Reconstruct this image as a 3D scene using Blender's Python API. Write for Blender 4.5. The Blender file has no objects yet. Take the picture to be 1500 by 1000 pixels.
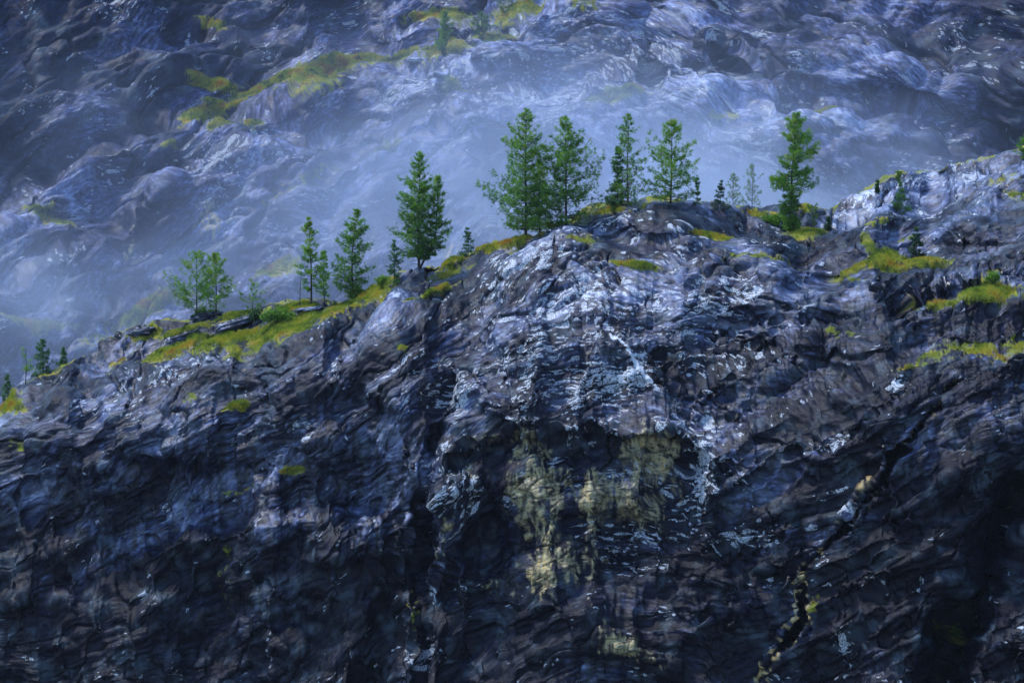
import bpy, math, random
import numpy as np
from mathutils import Vector, Matrix

SC = bpy.context.scene
COL = SC.collection
PI = math.pi

# ------------------------------------------------------------------ camera
FL = 93.33
CAM = np.array([0.0, -350.0, 35.0])
cam_data = bpy.data.cameras.new('camera')
cam_data.lens = FL
cam_data.sensor_width = 36.0
cam_data.clip_start = 1.0
cam_data.clip_end = 6000.0
cam = bpy.data.objects.new('camera', cam_data)
COL.objects.link(cam)
cam.location = CAM
fw = Vector((0, 350, -35)).normalized()
cam.rotation_euler = fw.to_track_quat('-Z', 'Y').to_euler()
SC.camera = cam

# ------------------------------------------------------------------ light
SUN_EL, SUN_AZ = 60.0, -64.0          # azimuth from +Y towards +X
world = bpy.data.worlds.new('World')
SC.world = world
world.use_nodes = True
wn = world.node_tree
wn.nodes.clear()
wo = wn.nodes.new('ShaderNodeOutputWorld')
wb = wn.nodes.new('ShaderNodeBackground')
ws = wn.nodes.new('ShaderNodeTexSky')
ws.sky_type = 'NISHITA'
ws.sun_disc = False
ws.sun_elevation = math.radians(SUN_EL)
ws.sun_rotation = math.radians(SUN_AZ)
ws.altitude = 900
ws.air_density = 1.3
ws.dust_density = 0.6
ws.ozone_density = 6.0
wb.inputs[1].default_value = 0.115
wn.links.new(ws.outputs[0], wb.inputs[0])
wn.links.new(wb.outputs[0], wo.inputs[0])

sun_data = bpy.data.lights.new('sun', 'SUN')
sun_data.energy = 1.5
sun_data.angle = math.radians(11)
sun_data.color = (1.0, 0.985, 0.965)
sun = bpy.data.objects.new('sun', sun_data)
COL.objects.link(sun)
e, a = math.radians(SUN_EL), math.radians(SUN_AZ)
sdir = Vector((math.sin(a) * math.cos(e), math.cos(a) * math.cos(e), math.sin(e)))
sun.rotation_euler = sdir.to_track_quat('Z', 'Y').to_euler()
sun.location = (0, 100, 300)

SC.view_settings.view_transform = 'Standard'
SC.view_settings.look = 'None'
SC.view_settings.exposure = 1.12
SC.view_settings.gamma = 1.0
SC.view_settings.use_curve_mapping = False
SC.render.engine = 'CYCLES'
SC.cycles.max_bounces = 4
SC.cycles.diffuse_bounces = 2
SC.cycles.glossy_bounces = 1
SC.cycles.volume_bounces = 1
SC.cycles.volume_step_rate = 4.0
SC.cycles.volume_max_steps = 64

# ------------------------------------------------------------------ pixel rays of the photograph -> points of the place
_f = np.array([0, 350, -35.0]); _f /= np.linalg.norm(_f)
_r = np.array([1.0, 0, 0])
_u = np.cross(_r, _f)
K = 18.0 / FL / 750.0


def W(px, py, Y):
    """point on the sight line of photo pixel (px, py) at world depth Y"""
    px = np.asarray(px, float); py = np.asarray(py, float); Y = np.asarray(Y, float)
    a = (px - 750.0) * K
    b = (500.0 - py) * K
    dx = a
    dy = _f[1] + b * _u[1]
    dz = _f[2] + b * _u[2]
    t = (Y - CAM[1]) / dy
    return np.stack([CAM[0] + dx * t, CAM[1] + dy * t, CAM[2] + dz * t], -1)


def proj(P):
    d = P - CAM
    q = d @ _f
    return 750 + (d @ _r) / q / K, 500 - (d @ _u) / q / K


# ------------------------------------------------------------------ noise
_rs = np.random.RandomState(7)
PERM = _rs.permutation(256).astype(np.int32)
PERM = np.concatenate([PERM, PERM, PERM])
G = _rs.randn(256, 3).astype(np.float32)
G /= np.linalg.norm(G, axis=1)[:, None]


def pn(x, y, z):
    x = np.asarray(x, np.float32); y = np.asarray(y, np.float32); z = np.asarray(z, np.float32)
    xi = np.floor(x).astype(np.int32); yi = np.floor(y).astype(np.int32); zi = np.floor(z).astype(np.int32)
    xf = x - xi; yf = y - yi; zf = z - zi
    u = xf * xf * xf * (xf * (xf * 6 - 15) + 10)
    v = yf * yf * yf * (yf * (yf * 6 - 15) + 10)
    w = zf * zf * zf * (zf * (zf * 6 - 15) + 10)
    xi &= 255; yi &= 255; zi &= 255
    out = 0
    for dx in (0, 1):
        A = PERM[xi + dx]
        wx = u if dx else 1 - u
        for dy in (0, 1):
            B = PERM[A + ((yi + dy) & 255)]
            wy = v if dy else 1 - v
            for dz in (0, 1):
                g = G[PERM[B + ((zi + dz) & 255)]]
                wz = w if dz else 1 - w
                out = out + wx * wy * wz * (g[..., 0] * (xf - dx) + g[..., 1] * (yf - dy) + g[..., 2] * (zf - dz))
    return out * 1.5


def fbm(x, y, z, o=4, mode='n', gain=0.5):
    s = 0; a = 1.0; t = 0
    for i in range(o):
        n = pn(x + i * 17.3, y + i * 9.1, z - i * 5.7)
        if mode == 'b':
            n = np.abs(n) * 2 - 0.55
        elif mode == 'r':
            n = 0.55 - np.abs(n) * 2
        s = s + a * n
        t += a
        a *= gain
        x = x * 2.03; y = y * 2.03; z = z * 2.03
    return s / t


def ss(a, b, x):
    t = np.clip((x - a) / (b - a), 0, 1)
    return t * t * (3 - 2 * t)


def pl(pts, x):
    p = np.array(pts, float)
    return np.interp(x, p[:, 0], p[:, 1])


def spl(pts, x):
    """smoothed polyline"""
    s = 0
    for d in (-12, -6, 0, 6, 12):
        s = s + pl(pts, x + d)
    return s / 5


def blob(U, V, cx, cy, rx, ry, rot=0.0, p=2.0):
    c, s = math.cos(math.radians(rot)), math.sin(math.radians(rot))
    a = ((U - cx) * c - (V - cy) * s) / rx      # rot > 0: rises to the right
    b = ((U - cx) * s + (V - cy) * c) / ry
    return np.exp(-(a * a + b * b) ** (p / 2))


def dist_line(U, V, pts):
    best = np.full(U.shape, 1e9)
    side = np.zeros(U.shape)
    for (x0, y0), (x1, y1) in zip(pts[:-1], pts[1:]):
        dx, dy = x1 - x0, y1 - y0
        L2 = dx * dx + dy * dy
        t = np.clip(((U - x0) * dx + (V - y0) * dy) / L2, 0, 1)
        ex = U - (x0 + t * dx); ey = V - (y0 + t * dy)
        d = np.hypot(ex, ey)
        sd = np.sign(dx * ey - dy * ex)
        m = d < best
        best = np.where(m, d, best)
        side = np.where(m, sd, side)
    return best, side


def win(u, a, b, f):
    return ss(a - f, a + f, u) * (1 - ss(b - f, b + f, u))


def normals(P):
    du = np.gradient(P, axis=1)
    dv = np.gradient(P, axis=0)
    n = np.cross(dv, du)
    n /= np.maximum(np.linalg.norm(n, axis=-1), 1e-9)[..., None]
    s = np.sign((n * (CAM - P)).sum(-1))
    return n


# ------------------------------------------------------------------ tags and mesh helpers
def tag(o, label=None, cat=None, group=None, kind=None):
    if label: o['label'] = label
    if cat: o['category'] = cat
    if group: o['group'] = group
    if kind: o['kind'] = kind
    return o


def raw_mesh(name, verts, faces, n_per, mats, smooth=True, matidx=None):
    """verts (n,3), faces (m,n_per) int array"""
    me = bpy.data.meshes.new(name)
    verts = np.asarray(verts, np.float32); faces = np.asarray(faces, np.int32)
    me.vertices.add(len(verts)); me.vertices.foreach_set('co', verts.ravel())
    me.loops.add(faces.size); me.loops.foreach_set('vertex_index', faces.ravel())
    me.polygons.add(len(faces))
    me.polygons.foreach_set('loop_start', np.arange(0, faces.size, n_per, dtype=np.int32))
    me.polygons.foreach_set('loop_total', np.full(len(faces), n_per, np.int32))
    me.polygons.foreach_set('use_smooth', np.full(len(faces), smooth, bool))
    if matidx is not None:
        me.polygons.foreach_set('material_index', matidx.astype(np.int32))
    for m in (mats if isinstance(mats, (list, tuple)) else [mats]):
        me.materials.append(m)
    me.update(calc_edges=True)
    return me


def put(name, me, parent=None, loc=None):
    o = bpy.data.objects.new(name, me)
    COL.objects.link(o)
    if parent: o.parent = parent
    if loc is not None: o.location = loc
    return o


def fattr(me, name, arr):
    a = me.attributes.new(name, 'FLOAT', 'POINT')
    a.data.foreach_set('value', np.ascontiguousarray(arr, np.float32).ravel())


def vattr(me, name, arr):
    a = me.attributes.new(name, 'FLOAT_VECTOR', 'POINT')
    a.data.foreach_set('vector', np.ascontiguousarray(arr, np.float32).ravel())


def grid_faces(R, C):
    i = np.arange(R * C).reshape(R, C)
    return np.stack([i[:-1, :-1], i[1:, :-1], i[1:, 1:], i[:-1, 1:]], -1).reshape(-1, 4)


# ------------------------------------------------------------------ materials
class NT:
    def __init__(s, name):
        s.m = bpy.data.materials.new(name)
        s.m.use_nodes = True
        s.t = s.m.node_tree
        s.t.nodes.clear()
        s.out = s.t.nodes.new('ShaderNodeOutputMaterial')

    def n(s, typ, **kw):
        nd = s.t.nodes.new(typ)
        for k, v in kw.items():
            setattr(nd, k, v)
        return nd

    def l(s, a, b):
        s.t.links.new(a, b)

    def attr(s, name, vec=False):
        nd = s.n('ShaderNodeAttribute', attribute_name=name)
        return nd.outputs['Vector' if vec else 'Fac']

    def noise(s, vec, scale, detail=4, rough=0.55, sc=None, dist=0.0, loc=(0, 0, 0)):
        mp = s.n('ShaderNodeMapping')
        mp.inputs['Scale'].default_value = sc or (1, 1, 1)
        mp.inputs['Location'].default_value = loc
        s.l(vec, mp.inputs['Vector'])
        nd = s.n('ShaderNodeTexNoise')
        nd.inputs['Scale'].default_value = scale
        nd.inputs['Detail'].default_value = detail
        nd.inputs['Roughness'].default_value = rough
        nd.inputs['Distortion'].default_value = dist
        s.l(mp.outputs[0], nd.inputs['Vector'])
        return nd.outputs['Fac']

    def ramp(s, fac, stops, interp='LINEAR'):
        nd = s.n('ShaderNodeValToRGB')
        cr = nd.color_ramp
        cr.interpolation = interp
        while len(cr.elements) < len(stops): cr.elements.new(0.5)
        for el, (p, c) in zip(cr.elements, stops):
            el.position = p
            el.color = (*c, 1) if len(c) == 3 else c
        s.l(fac, nd.inputs[0])
        return nd.outputs[0]

    def math(s, op, a, b=None, clamp=False):
        nd = s.n('ShaderNodeMath', operation=op)
        nd.use_clamp = clamp
        for i, v in enumerate((a, b)):
            if v is None: continue
            if isinstance(v, (int, float)): nd.inputs[i].default_value = v
            else: s.l(v, nd.inputs[i])
        return nd.outputs[0]

    def mix(s, fac, a, b, blend='MIX'):
        nd = s.n('ShaderNodeMix', data_type='RGBA', blend_type=blend)
        if isinstance(fac, (int, float)): nd.inputs[0].default_value = fac
        else: s.l(fac, nd.inputs[0])
        for i, v in ((6, a), (7, b)):
            if isinstance(v, tuple): nd.inputs[i].default_value = (*v, 1)
            else: s.l(v, nd.inputs[i])
        return nd.outputs[2]

    def mr(s, x, a, b, c=0.0, d=1.0):
        nd = s.n('ShaderNodeMapRange')
        nd.interpolation_type = 'SMOOTHSTEP'
        nd.inputs[1].default_value = a; nd.inputs[2].default_value = b
        nd.inputs[3].default_value = c; nd.inputs[4].default_value = d
        s.l(x, nd.inputs[0])
        return nd.outputs[0]


def rock_material(name, k=1.0, dark=(0.004, 0.0045, 0.013), mid=(0.012, 0.0155, 0.042), light=(0.066, 0.088, 0.19),
                  pale=(0.27, 0.32, 0.48), white=0.78, bump=1.0, rough=(0.22, 0.5), along=0.22):
    """colour and fine relief of the stone; the broad zones (turf, stain, ochre, quartz, painted glints and shade) are stored on the mesh"""
    s = NT(name)
    fl = s.attr('flow', True)
    pos = s.n('ShaderNodeNewGeometry').outputs['Position']
    n1 = s.noise(fl, 2.1 * k, 6, 0.72, sc=(1.0, along, 0.4))
    n3 = s.noise(pos, 5.0 * k, 4, 0.7)
    f = s.math('ADD', s.math('MULTIPLY', n1, 0.62), s.attr('base'))
    col = s.ramp(f, [(0.40, dark), (0.50, mid), (0.58, light), (0.68, pale), (0.8, tuple(c * 1.3 for c in pale))])  # steep ramp paints thin glint streaks along the layers
    col = s.mix(s.attr('hue'), col, s.mix(0.6, col, (0.07, 0.10, 0.13)))
    wn_ = s.noise(fl, 2.6 * k, 4, 0.72, sc=(1.0, 0.40, 0.6), loc=(3, 9, 4))
    wm = s.attr('white')
    # split plates, each with a tone of its own, some bare pale quartz, some painted as wet glints
    nn = s.n('ShaderNodeTexNoise'); nn.inputs['Scale'].default_value = 3.0 * k; nn.inputs['Detail'].default_value = 3
    nn.inputs['Roughness'].default_value = 0.65
    s.l(fl, nn.inputs['Vector'])
    vm = s.n('ShaderNodeVectorMath', operation='MULTIPLY_ADD')
    s.l(nn.outputs['Color'], vm.inputs[0]); vm.inputs[1].default_value = (0.34 / k,) * 3
    s.l(fl, vm.inputs[2])

    def cells(scale, sc, loc):
        mp = s.n('ShaderNodeMapping'); mp.inputs['Scale'].default_value = sc; mp.inputs['Location'].default_value = loc
        s.l(vm.outputs[0], mp.inputs['Vector'])
        vo = s.n('ShaderNodeTexVoronoi', feature='F1'); vo.inputs['Scale'].default_value = scale
        s.l(mp.outputs[0], vo.inputs['Vector'])
        sp = s.n('ShaderNodeSeparateColor'); s.l(vo.outputs['Color'], sp.inputs[0])
        return sp.outputs[0], sp.outputs[1], vo.outputs['Distance']
    ca, cb, cdist = cells(1.9 * k, (1.0, 0.28, 0.5), (4, 4, 4))
    cc, cd, _ = cells(4.6 * k, (1.0, 0.40, 0.6), (8, 1, 2))
    tone = s.math('ADD', s.math('MULTIPLY', ca, 0.8), s.math('MULTIPLY', cc, 0.7))
    tone = s.math('ADD', tone, 0.35)
    tv = s.n('ShaderNodeVectorMath', operation='SCALE'); s.l(col, tv.inputs[0]); s.l(tone, tv.inputs['Scale'])
    col = tv.outputs[0]
    col = s.mix(s.attr('stain_shade'), col, (0.005, 0.006, 0.012))
    chip = s.math('GREATER_THAN', s.math('ADD', cd, wm), 0.97)
    chip2 = s.math('GREATER_THAN', s.math('ADD', cb, s.math('MULTIPLY', wm, 0.8)), 1.0)
    chip = s.math('MULTIPLY', s.math('MAXIMUM', chip, chip2), s.mr(n3, 0.40, 0.54))
    wf = s.mr(s.math('ADD', wn_, s.math('MULTIPLY', wm, 0.6)), 0.67, 0.75)
    wf = s.math('MAXIMUM', wf, s.math('MULTIPLY', chip, 0.85))
    col = s.mix(wf, col, (white * .84, white * .92, white * 1.04))
    of = s.math('MULTIPLY', s.attr('ochre'), s.mr(n1, 0.36, 0.52))
    ocol = s.ramp(s.math('ADD', s.math('MULTIPLY', n3, .45), s.attr('otone')),
                  [(0.34, (0.020, 0.020, 0.018)), (0.46, (0.17, 0.145, 0.085)), (0.57, (0.50, 0.45, 0.26)), (0.70, (0.64, 0.43, 0.16))])
    col = s.mix(of, col, ocol)
    gf = s.attr('grass')
    gcol = s.ramp(s.math('ADD', s.math('MULTIPLY', n3, .5), s.attr('gtone')),
                  [(0.30, (0.030, 0.045, 0.010)), (0.45, (0.15, 0.19, 0.020)), (0.60, (0.28, 0.27, 0.035)), (0.80, (0.40, 0.24, 0.03))])
    col = s.mix(gf, col, gcol)
    b = s.n('ShaderNodeBsdfPrincipled')
    s.l(col, b.inputs['Base Color'])
    rg = s.mr(ca, 0.0, 1.0, rough[0], rough[1])
    rg = s.math('MAXIMUM', rg, s.math('MULTIPLY', gf, 0.95))
    s.l(rg, b.inputs['Roughness'])
    s.l(s.mr(f, 0.42, 0.60, 0.22, 0.75), b.inputs['Specular IOR Level'])
    h = s.math('ADD', s.math('MULTIPLY', n1, 0.17 / k), s.math('MULTIPLY', wn_, 0.10 / k))
    h = s.math('ADD', h, s.math('MULTIPLY', cdist, -0.16 / k))
    h = s.math('ADD', h, s.math('MULTIPLY', n3, 0.10 / k))
    bp = s.n('ShaderNodeBump')
    bp.inputs['Strength'].default_value = 0.9 * bump
    bp.inputs['Distance'].default_value = 1.0
    s.l(h, bp.inputs['Height'])
    s.l(bp.outputs[0], b.inputs['Normal'])
    s.l(b.outputs[0], s.out.inputs[0])
    return s.m


def rock_zones(me, P, Pm, Qm, k, grass, ochre, white, pale, steep, joint, rust=0):
    """broad mineral, stain and turf zones, painted glints and shade of a rock surface as mesh attributes"""
    X, Y, Z = P[..., 0] * k, P[..., 1] * k, P[..., 2] * k
    p, q = Pm * k, Qm * k
    n2 = fbm(p * .16 + 7, q * .08 + 3, Y * .08, 4)
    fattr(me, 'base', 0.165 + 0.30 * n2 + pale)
    fattr(me, 'hue', ss(-.05, .45, fbm(X * .35, Y * .35, Z * .35, 3)))
    patch = -0.085 + 0.18 * ss(-.15, .45, fbm(p * .35 + 2, q * .17 + 6, Y * .2, 4))
    fattr(me, 'white', 0.34 * white + patch)  # quartz zones plus wet-sheen glints painted as pale flecks
    vs = fbm(X * .9 + 3, Y * .6, Z * .07, 4) + .35 * fbm(X * 2.6, Y * 1.5, Z * .25 + 5, 2)
    fattr(me, 'stain_shade', np.clip(np.maximum(ss(-.05, .30, vs) * steep * .85, joint * .85), 0, 1))  # water stains, dark joints and the shade painted into the fissure
    ov = 0.75 * fbm(X * 1.9 + 9, Y * .9, Z * .13, 4, 'n', .6) + 0.45 * fbm(X * 1.2, Y * .8, Z * .9, 4)
    fattr(me, 'ochre', ss(.40, .58, ochre * .62 + ov * .75))
    fattr(me, 'otone', .30 + rust + .34 * fbm(X * 1.7 + 4, Y * 1.2, Z * .5, 4))
    gn = fbm(X * .8 + 5, Y * .8, Z * .8, 4)
    fattr(me, 'grass', ss(.40, .50, grass + .8 * gn + .25 * pn(X * 3, Y * 3, Z * 3)) * (grass > .16))
    fattr(me, 'gtone', .26 + .45 * fbm(X * .35 + 2, Y * .35, Z * .5, 4))


def leaf_material(name, stops, transl=0.35):
    s = NT(name)
    t = s.attr('tint')
    col = s.ramp(t, stops)
    d = s.n('ShaderNodeBsdfPrincipled')
    s.l(col, d.inputs['Base Color'])
    d.inputs['Roughness'].default_value = 0.6
    tr = s.n('ShaderNodeBsdfTranslucent')
    s.l(s.mix(1.0, col, (1.3, 1.5, 0.7), 'MULTIPLY'), tr.inputs[0])
    mx = s.n('ShaderNodeMixShader')
    mx.inputs[0].default_value = transl
    s.l(d.outputs[0], mx.inputs[1]); s.l(tr.outputs[0], mx.inputs[2])
    s.l(mx.outputs[0], s.out.inputs[0])
    return s.m


def bark_material(name, c1, c2):
    s = NT(name)
    tc = s.n('ShaderNodeTexCoord').outputs['Object']
    n = s.noise(tc, 6, 5, 0.7, sc=(1, 1, 0.25))
    b = s.n('ShaderNodeBsdfPrincipled')
    s.l(s.ramp(n, [(0.35, c1), (0.65, c2)]), b.inputs['Base Color'])
    b.inputs['Roughness'].default_value = 0.85
    bp = s.n('ShaderNodeBump'); bp.inputs['Strength'].default_value = 0.8
    bp.inputs['Distance'].default_value = 0.05
    s.l(n, bp.inputs['Height']); s.l(bp.outputs[0], b.inputs['Normal'])
    s.l(b.outputs[0], s.out.inputs[0])
    return s.m


FSIDE = 1          # which lip of the fissure carries the ochre
M_ROCK = rock_material('wet dark gneiss')
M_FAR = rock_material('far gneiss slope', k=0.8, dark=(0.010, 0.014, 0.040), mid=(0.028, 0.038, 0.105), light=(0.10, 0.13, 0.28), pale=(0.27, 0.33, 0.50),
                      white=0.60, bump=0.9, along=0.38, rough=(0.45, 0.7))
M_BARK = bark_material('pine bark', (0.018, 0.014, 0.012), (0.06, 0.045, 0.038))
M_BARK_RED = bark_material('reddish pine bark', (0.06, 0.035, 0.025), (0.20, 0.12, 0.09))
M_BARK_GREY = bark_material('bare grey wood', (0.05, 0.045, 0.05), (0.14, 0.13, 0.14))
M_PINE = leaf_material('pine needles', [(0.0, (0.020, 0.060, 0.018)), (0.4, (0.085, 0.210, 0.035)), (0.8, (0.20, 0.36, 0.045)), (1, (0.25, 0.27, 0.05))], .45)
M_SPRUCE = leaf_material('spruce needles', [(0.0, (0.012, 0.038, 0.022)), (0.5, (0.050, 0.150, 0.055)), (1, (0.13, 0.27, 0.07))], 0.3)
M_LEAF = leaf_material('broad leaves', [(0.0, (0.04, 0.09, 0.02)), (0.6, (0.09, 0.19, 0.04)), (1, (0.17, 0.26, 0.06))], 0.4)
M_GRASS = leaf_material('turf blades', [(0.0, (0.035, 0.060, 0.010)), (0.34, (0.20, 0.27, 0.02)), (0.6, (0.38, 0.37, 0.035)), (0.85, (0.50, 0.37, 0.04)), (1, (0.40, 0.17, 0.025))], 0.3)

# ================================================================== the far mountain slope
def build_far():
    R, C = 430, 900
    u = np.concatenate([np.linspace(-420, -20, 40, endpoint=False), np.linspace(-20, 1520, C - 80), np.linspace(1520, 1950, 41)[1:]])
    v = np.concatenate([np.linspace(-420, -12, 36, endpoint=False), np.linspace(-12, 610, R - 60), np.linspace(610, 1000, 25)[1:]])
    U, V = np.meshgrid(u, v)
    Y = 165 + (650 - V) * 0.155 + 10 * np.sin(U / 260.0)
    # whaleback swells: lines where the ground steps back going uphill
    def step(pts, J, w, a, b, f=50):
        return J * (1 - ss(-w, w, V - spl(pts, U))) * win(U, a, b, f)
    Y = Y + step([(-50, 330), (60, 262), (150, 215), (240, 165), (330, 175), (420, 150), (500, 110), (600, 92), (640, 88), (700, 110)], 14, 14, -80, 690)
    Y = Y + step([(0, 420), (150, 340), (260, 255), (330, 215), (430, 210), (520, 180), (600, 190)], 9, 10, -60, 560)
    Y = Y + step([(250, 60), (330, 35), (420, 48), (500, 70), (620, 60)], 6, 12, 240, 560)
    Y = Y + step([(420, 300), (560, 190), (640, 160), (700, 138), (760, 120), (800, 117), (860, 130), (930, 170), (1020, 240)], 12, 8, 480, 1000, 40)
    Y = Y + step([(600, 95), (680, 55), (760, 20), (830, 5), (900, 10), (950, 60)], 12, 9, 600, 950, 30)
    Y = Y + step([(560, 45), (640, 30), (720, 15), (800, 5)], 6, 8, 560, 800, 30)
    Y = Y + step([(820, 130), (880, 105), (940, 80), (990, 75), (1040, 110), (1120, 150)], 7, 10, 800, 1120, 40)
    Y = Y + step([(950, 60), (980, 35), (1010, 20), (1080, 60), (1140, 110)], 6, 12, 930, 1150, 40)
    Y = Y + step([(1170, 180), (1210, 166), (1260, 172), (1320, 195), (1400, 225), (1500, 260)], 9, 8, 1160, 1520, 40)
    Y = Y + step([(150, 440), (250, 400), (330, 385), (400, 400)], 6, 10, 130, 420)
    Y = Y + step([(250, 460), (380, 400), (450, 380), (540, 350), (640, 330)], 6, 9, 260, 620)
    Y = Y + step([(-30, 360), (40, 335), (90, 330), (150, 355)], 5, 10, -60, 150)
    # smooth bulge with the dark overhung trough below it on the right
    Y = Y - 11 * blob(U, V, 1350, 108, 105, 48, -12, 3)
    tr, sd = dist_line(U, V, [(1265, 138), (1330, 152), (1400, 170), (1470, 196), (1540, 225)])
    Y = Y + 3.5 * np.exp(-(tr / 9.0) ** 2)
    # steep shaded cliff in the upper right corner and the dark flank on the left
    Y = Y - 26 * ss(1430, 1520, U) * (1 - ss(120, 230, V))
    Y = Y - 8 * blob(U, V, 60, 130, 170, 110)
    # slab face with its sharp left edge
    Y = Y + 5 * (ss(-5, 5, (U - (715 + (V - 240) * 0.08)))) * win(V, 190, 350, 25) * (1 - ss(760, 860, U)) * ss(650, 715, U)
    cr, _ = dist_line(U, V, [(655, 60), (648, 110), (652, 150), (640, 170)])
    Y = Y + 7 * np.exp(-(cr / 7.0) ** 2)
    cr, _ = dist_line(U, V, [(930, 0), (950, 45), (948, 90), (960, 118)])
    Y = Y + 6 * np.exp(-(cr / 9.0) ** 2)
    cr, _ = dist_line(U, V, [(1050, 60), (1100, 100), (1200, 130), (1280, 140)])
    Y = Y + 5 * np.exp(-(cr / 10.0) ** 2)
    P = W(U, V, Y)
    # strata that bend over the swells
    us = np.linspace(-450, 2000, 600)
    slope = pl([(-450, .45), (300, .5), (560, .55), (720, .35), (800, .0), (880, -.35), (1000, -.3), (1100, -.25), (1300, -.35), (1500, -.35), (2000, 0)], us)
    F = np.concatenate([[0], np.cumsum(slope[1:] * np.diff(us))])
    Pm = (V + np.interp(U, us, F)) * 0.15
    X, Yw, Z = P[..., 0], P[..., 1], P[..., 2]
    Pm = Pm + 6 * fbm(X / 70, Yw / 70, Z / 55, 2) + 0.8 * fbm(X / 18, Yw / 18, Z / 14, 2)
    Qm = U * 0.15 - 0.3 * V * 0.15
    N = normals(P)
    d = 6.0 * fbm(X / 38, Yw / 50, Z / 24, 3, 'b')
    d = d + 3.2 * fbm(Pm / 15, Qm / 38, Yw / 90, 3, 'b')
    P = P + N * 1.45 * d[..., None]
    N = normals(P)
    d = 0.9 * fbm(Pm / 4.6, Qm / 17, Yw / 60, 3, 'b') + 0.3 * fbm(P[..., 0] / 2.2, P[..., 1] / 3, P[..., 2] / 1.6, 3, 'r')
    sm = 1 - 0.75 * blob(U, V, 1350, 108, 120, 55, -12, 3)
    P = P + N * (d * sm)[..., None]
    ck = np.abs(fbm(Pm / 14 + 5, Qm / 40, Z / 90, 3))
    P = P - N * (1.6 * np.exp(-(ck / 0.028) ** 2))[..., None]
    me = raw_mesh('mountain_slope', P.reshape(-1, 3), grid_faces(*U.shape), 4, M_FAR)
    me.flip_normals() if False else None
    up = normals(P)[..., 2]
    g = np.zeros(U.shape)
    for cx, cy, rx, ry, rot, am in [(420, 122, 75, 17, 5, 1), (320, 118, 45, 8, -12, .9), (480, 100, 60, 16, 20, .8), (560, 76, 60, 9, 8, .9), (650, 72, 40, 10, 10, .8),
                                    (310, 28, 24, 6, -15, .7), (330, 150, 40, 6, 0, .8), (300, 160, 45, 6, 15, .7), (325, 180, 28, 6, 18, .8), (370, 178, 16, 8, 0, .7),
                                    (255, 205, 22, 6, 20, .6), (80, 330, 45, 7, -10, .8), (40, 298, 14, 6, -30, .5), (225, 435, 70, 14, 22, .75), (405, 388, 34, 6, 12, .8),
                                    (445, 260, 60, 8, 32, .5), (560, 202, 26, 8, 20, .7), (900, 135, 55, 9, 8, .8), (925, 128, 20, 10, 20, .8), (1010, 190, 30, 8, 0, .4),
                                    (1205, 160, 34, 6, 0, .7), (640, 20, 50, 7, 5, .8), (720, 42, 34, 10, 20, .8), (760, 8, 45, 6, 8, .8), (665, 125, 18, 12, 0, .6),
                                    (1060, 155, 30, 10, 0, .4), (50, 470, 60, 10, 0, .6), (150, 480, 60, 10, 10, .4), (700, 395, 30, 10, 10, .4), (860, 20, 30, 8, -20, .5)]:
        g = np.maximum(g, am * blob(U, V, cx, cy, rx * 1.15, ry * 1.35, rot, 3))
    oc = 0.9 * blob(U, V, 310, 320, 30, 32, 0, 3) + 0.9 * blob(U, V, 188, 350, 9, 34, -8, 3) + .9 * blob(U, V, 655, 350, 22, 26, 0, 3) + .7 * blob(U, V, 620, 330, 14, 20)
    wh = 0.8 * blob(U, V, 780, 125, 75, 10, 8, 2) + 0.45 * blob(U, V, 980, 90, 60, 40) + 0.6 * blob(U, V, 600, 130, 70, 25, 20) + 0.35 * blob(U, V, 850, 110, 230, 110) \
        + 0.6 * blob(U, V, 725, 310, 9, 45, -8) + .5 * blob(U, V, 310, 250, 60, 30, 20) + 0.5 * blob(U, V, 1170, 75, 25, 8, -20) + .3 * blob(U, V, 1100, 230, 160, 70)
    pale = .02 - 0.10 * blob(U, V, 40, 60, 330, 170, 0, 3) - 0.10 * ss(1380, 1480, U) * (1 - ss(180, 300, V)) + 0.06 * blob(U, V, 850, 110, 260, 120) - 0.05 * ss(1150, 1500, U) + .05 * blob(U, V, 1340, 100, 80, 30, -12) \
        - .06 * blob(U, V, 60, 430, 120, 60)  # upper corners and sides darkened in the colour, a painted falloff
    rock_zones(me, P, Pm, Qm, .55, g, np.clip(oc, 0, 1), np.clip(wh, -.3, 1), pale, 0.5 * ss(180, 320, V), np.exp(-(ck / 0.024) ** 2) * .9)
    vattr(me, 'flow', np.stack([Pm, Qm, Yw * 0.3], -1))
    o = put('mountain_slope', me)
    tag(o, 'far misty grey rock slope with whaleback swells behind the pine ridge', kind='structure')
    return P, U, V, g


# ================================================================== the near cliff
TOP = [(-300, 700), (-100, 640), (-30, 612), (0, 598), (20, 572), (50, 554), (90, 535), (130, 520), (200, 482), (262, 466), (300, 456), (350, 448), (420, 444), (470, 438), (520, 431), (552, 420),
       (585, 398), (620, 388), (660, 372), (700, 360), (740, 350), (790, 336), (830, 315), (870, 307), (905, 302), (935, 295), (965, 291), (1000, 293), (1040, 301),
       (1080, 310), (1110, 308), (1140, 298), (1172, 300), (1200, 310), (1218, 308), (1238, 293), (1262, 278), (1290, 265), (1350, 250), (1420, 236), (1500, 222), (1600, 200), (1800, 170)]


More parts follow.
